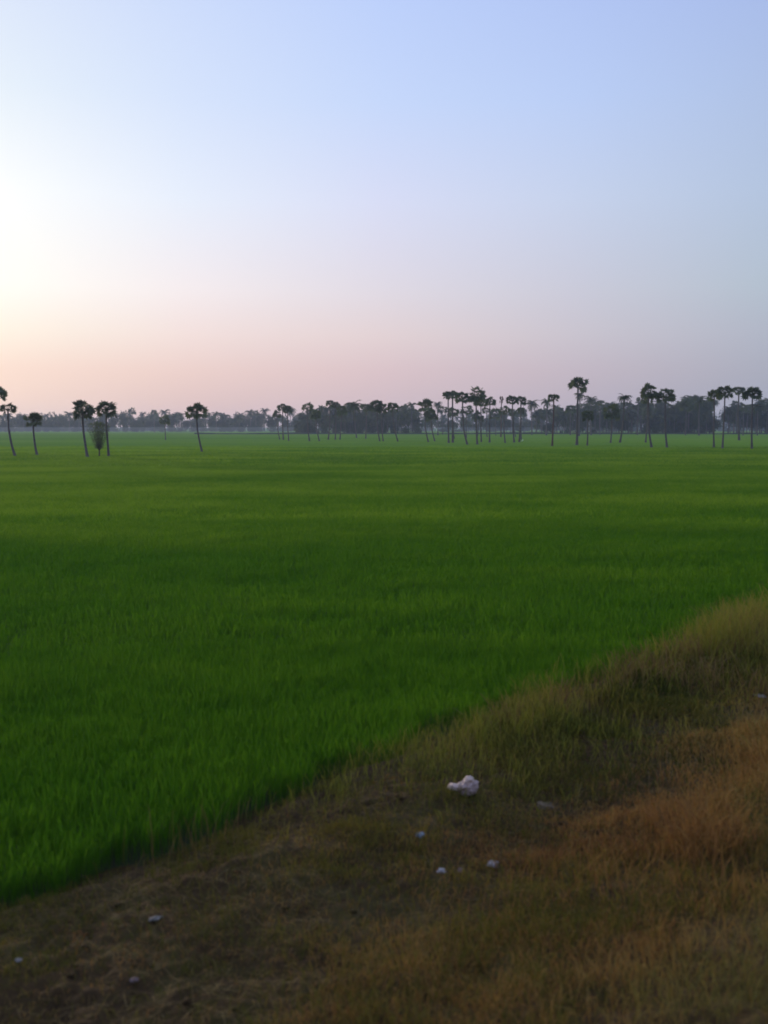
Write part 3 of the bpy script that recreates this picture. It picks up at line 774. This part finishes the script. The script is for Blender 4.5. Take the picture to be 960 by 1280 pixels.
def scrap(name, px, py, wpx, hpx, mat, label, cat, seed, ball=False):
    x, y, z = ground_hit(px, py); m = math.hypot(math.hypot(x, y), CAM_Z - z) / FPX
    w, h = wpx * m, hpx * m
    o = blob(lambda c: (lambda k: Vector((k.x * w / 2, k.y * w * (.5 if ball else .38), k.z * h * (.36 if ball else .2) * (1 + .5 * mnoise.noise(c * 1.5 + Vector((seed, 0, 0)))) + h * .12)))(crumple(c, seed, 1.8, .55, 3.2, .42)), name, mat, None, 3)
    for p_ in o.data.polygons: p_.use_smooth = False
    o.location = (x, y, z + .012); o.rotation_euler = (0, 0, seed * 2.3)
    tag(o, label, cat); return o
scrap('paper_scrap', 616, 1083, 15, 11, M_paper, 'brightest crumpled white paper scrap, on brown grass right of the other scraps', 'paper', 1.3, True)
scrap('paper_scrap', 552, 1091, 14, 11, M_paper, 'small white paper scrap left of the faint pinkish scrap', 'paper', 2.6)
scrap('paper_scrap', 576, 1092, 10, 12, M_pink, 'faint pinkish scrap between two white paper scraps', 'paper', 3.4)
scrap('plastic_scrap', 526, 1047, 12, 9, M_blue, 'pale bluish plastic scrap on the dark worn path below the bag', 'scrap', 4.2, True)
scrap('paper_scrap', 194, 1152, 16, 8, M_grey, 'grey flat scrap on bare soil at lower left near the rice edge', 'scrap', 5.7)
scrap('paper_scrap', 23, 1203, 11, 6, M_greylight, 'pale grey scrap at the bottom left corner of the bank', 'paper', 6.9)
scrap('paper_scrap', 168, 1229, 10, 12, M_pink, 'dull pinkish scrap near the bottom edge at left', 'paper', 8.1)
scrap('stone', 682, 1010, 22, 9, M_stone, 'flat tan stone on the worn path right of the white bag', 'stone', 9.6, True)
scrap('plastic_scrap', 950, 872, 16, 7, M_grey, 'pale grey scrap in the dark hollow at the right edge', 'scrap', 10.4)
scrap('plastic_scrap', 918, 853, 9, 5, M_pink, 'tiny pinkish scrap beside the pale grey scrap at the right edge', 'scrap', 11.9)

# ------------------------------------------------------------------ air: haze over everything, low mist far off
def volume_box(name, lo, hi, color, dens, aniso, label):
    (a, b, c), (d, e, g_) = lo, hi
    v = [(a, b, c), (d, b, c), (d, e, c), (a, e, c), (a, b, g_), (d, b, g_), (d, e, g_), (a, e, g_)]
    q = [(3, 2, 1, 0), (4, 5, 6, 7), (0, 1, 5, 4), (1, 2, 6, 5), (2, 3, 7, 6), (3, 0, 4, 7)]
    m, nt, out = new_mat(name)
    p = N(nt, 'ShaderNodeVolumePrincipled'); p.inputs['Color'].default_value = (*color, 1)
    p.inputs['Density'].default_value = dens; p.inputs['Anisotropy'].default_value = aniso
    nt.links.new(p.outputs[0], out.inputs['Volume'])
    o = part(name, np_mesh(name, v, q, m)); tag(o, label, name, kind='stuff'); return o
volume_box('haze', (-1500, -300, -1.2), (1500, 2600, 21), (.60, .70, 1.0), 0.00022, 0.35, 'thin bluish morning haze filling the air over the fields')
volume_box('mist', (-900, 505, 0.5), (1000, 1250, 3.5), (.66, .78, 1.0), 0.0005, 0.2, 'low pale ground mist lying at the foot of the far trees')

# ------------------------------------------------------------------ sky and sun
SUN_AZ = -32.0; SUN_EL = 8.0
w = bpy.data.worlds.new('World'); SC.world = w; w.use_nodes = True
nt = w.node_tree; nt.nodes.clear()
out = N(nt, 'ShaderNodeOutputWorld')
tc = N(nt, 'ShaderNodeTexCoord'); sep = N(nt, 'ShaderNodeSeparateXYZ')
nrm = N(nt, 'ShaderNodeVectorMath', operation='NORMALIZE')
nt.links.new(tc.outputs['Generated'], nrm.inputs[0]); nt.links.new(nrm.outputs[0], sep.inputs[0])
el = math_(nt, 'MULTIPLY', math_(nt, 'ARCSINE', sep.outputs[2]), 180 / math.pi / 90, True)      # 0..1 = 0..90 degrees
az = math_(nt, 'MULTIPLY', math_(nt, 'ARCTAN2', sep.outputs[0], sep.outputs[1]), 180 / math.pi)
dz = math_(nt, 'SUBTRACT', az, SUN_AZ)
dz = math_(nt, 'WRAP', dz, 180); nt.nodes[-1].inputs[2].default_value = -180
dl = math_(nt, 'ABSOLUTE', dz)                                                                 # degrees away from the sun's bearing
def lin(c): return tuple(((v / 255 + .055) / 1.055) ** 2.4 if v > 10 else v / 255 / 12.92 for v in c)
ELS = [0, 1, 3, 5, 7.3, 12, 17, 22, 45, 90]
SKY = [
 (0.0, [(255, 215, 190), (285, 240, 205), (340, 300, 250), (390, 360, 300), (430, 410, 360), (420, 410, 390), (340, 345, 345), (285, 295, 305), (200, 212, 245), (168, 190, 242)]),
 (11.5, [(228, 200, 192), (238, 212, 203), (245, 219, 208), (251, 241, 228), (257, 255, 249), (253, 256, 257), (231, 242, 253), (220, 231, 253), (190, 206, 246), (168, 190, 242)]),
 (21.4, [(212, 184, 185), (221, 193, 193), (235, 207, 203), (243, 224, 222), (246, 237, 240), (232, 240, 255), (215, 229, 255), (205, 221, 254), (184, 202, 245), (168, 190, 242)]),
 (32.0, [(196, 178, 188), (208, 187, 195), (219, 195, 201), (228, 211, 214), (226, 219, 229), (218, 223, 248), (200, 218, 254), (190, 210, 254), (178, 198, 244), (168, 190, 242)]),
 (42.6, [(176, 168, 184), (185, 175, 189), (196, 184, 196), (203, 197, 208), (204, 204, 219), (200, 212, 238), (188, 208, 248), (179, 199, 246), (172, 192, 240), (168, 190, 242)]),
 (52.5, [(154, 158, 176), (162, 166, 183), (171, 174, 190), (178, 184, 200), (181, 194, 209), (181, 198, 225), (176, 195, 232), (168, 188, 236), (166, 186, 236), (168, 190, 242)]),
 (180., [(140, 146, 170), (145, 150, 175), (150, 156, 180), (152, 162, 188), (150, 164, 194), (146, 166, 204), (142, 162, 208), (138, 160, 212), (132, 156, 216), (168, 190, 242)]),
]
cur = None
for d, cols in SKY:
    c = ramp(nt, el, [(e / 90, lin(k)) for e, k in zip(ELS, cols)])
    if cur is None: cur = c
    else:
        mr = N(nt, 'ShaderNodeMapRange', interpolation_type='SMOOTHSTEP' if d > 60 else 'LINEAR')
        nt.links.new(dl, mr.inputs['Value']); mr.inputs['From Min'].default_value = pd; mr.inputs['From Max'].default_value = d
        mx = N(nt, 'ShaderNodeMix', data_type='RGBA')
        nt.links.new(mr.outputs[0], mx.inputs['Factor']); nt.links.new(cur, mx.inputs['A']); nt.links.new(c, mx.inputs['B'])
        cur = mx.outputs['Result']
    pd = d
sky = N(nt, 'ShaderNodeTexSky', sky_type='NISHITA'); sky.sun_disc = False
sky.sun_elevation = R(SUN_EL); sky.sun_rotation = R(SUN_AZ); sky.dust_density = 2.0; sky.air_density = 1.0; sky.ozone_density = 2.0
b1 = N(nt, 'ShaderNodeBackground'); b1.inputs['Strength'].default_value = 0.05
b2 = N(nt, 'ShaderNodeBackground'); b2.inputs['Strength'].default_value = 1.04
nt.links.new(sky.outputs[0], b1.inputs['Color']); nt.links.new(cur, b2.inputs['Color'])
ms = N(nt, 'ShaderNodeMixShader'); ms.inputs[0].default_value = 0.93
nt.links.new(b1.outputs[0], ms.inputs[1]); nt.links.new(b2.outputs[0], ms.inputs[2])
nt.links.new(ms.outputs[0], out.inputs['Surface'])

sd = bpy.data.lights.new('sun', 'SUN'); sd.energy = 2.5; sd.angle = R(4); sd.color = (1.0, .80, .56)
so = link(bpy.data.objects.new('sun', sd))
to_sun = Vector((math.sin(R(SUN_AZ)) * math.cos(R(SUN_EL)), math.cos(R(SUN_AZ)) * math.cos(R(SUN_EL)), math.sin(R(SUN_EL))))
so.rotation_euler = to_sun.to_track_quat('Z', 'Y').to_euler(); so.location = to_sun * 18

# ------------------------------------------------------------------ render settings
SC.view_settings.view_transform = 'Standard'; SC.view_settings.look = 'None'
SC.view_settings.exposure = 0; SC.view_settings.gamma = 1
SC.render.engine = 'CYCLES'
cy = SC.cycles
cy.max_bounces = 6; cy.diffuse_bounces = 3; cy.transmission_bounces = 4; cy.volume_bounces = 1; cy.transparent_max_bounces = 12
cy.use_denoising = True
cy.filter_width = 1.8
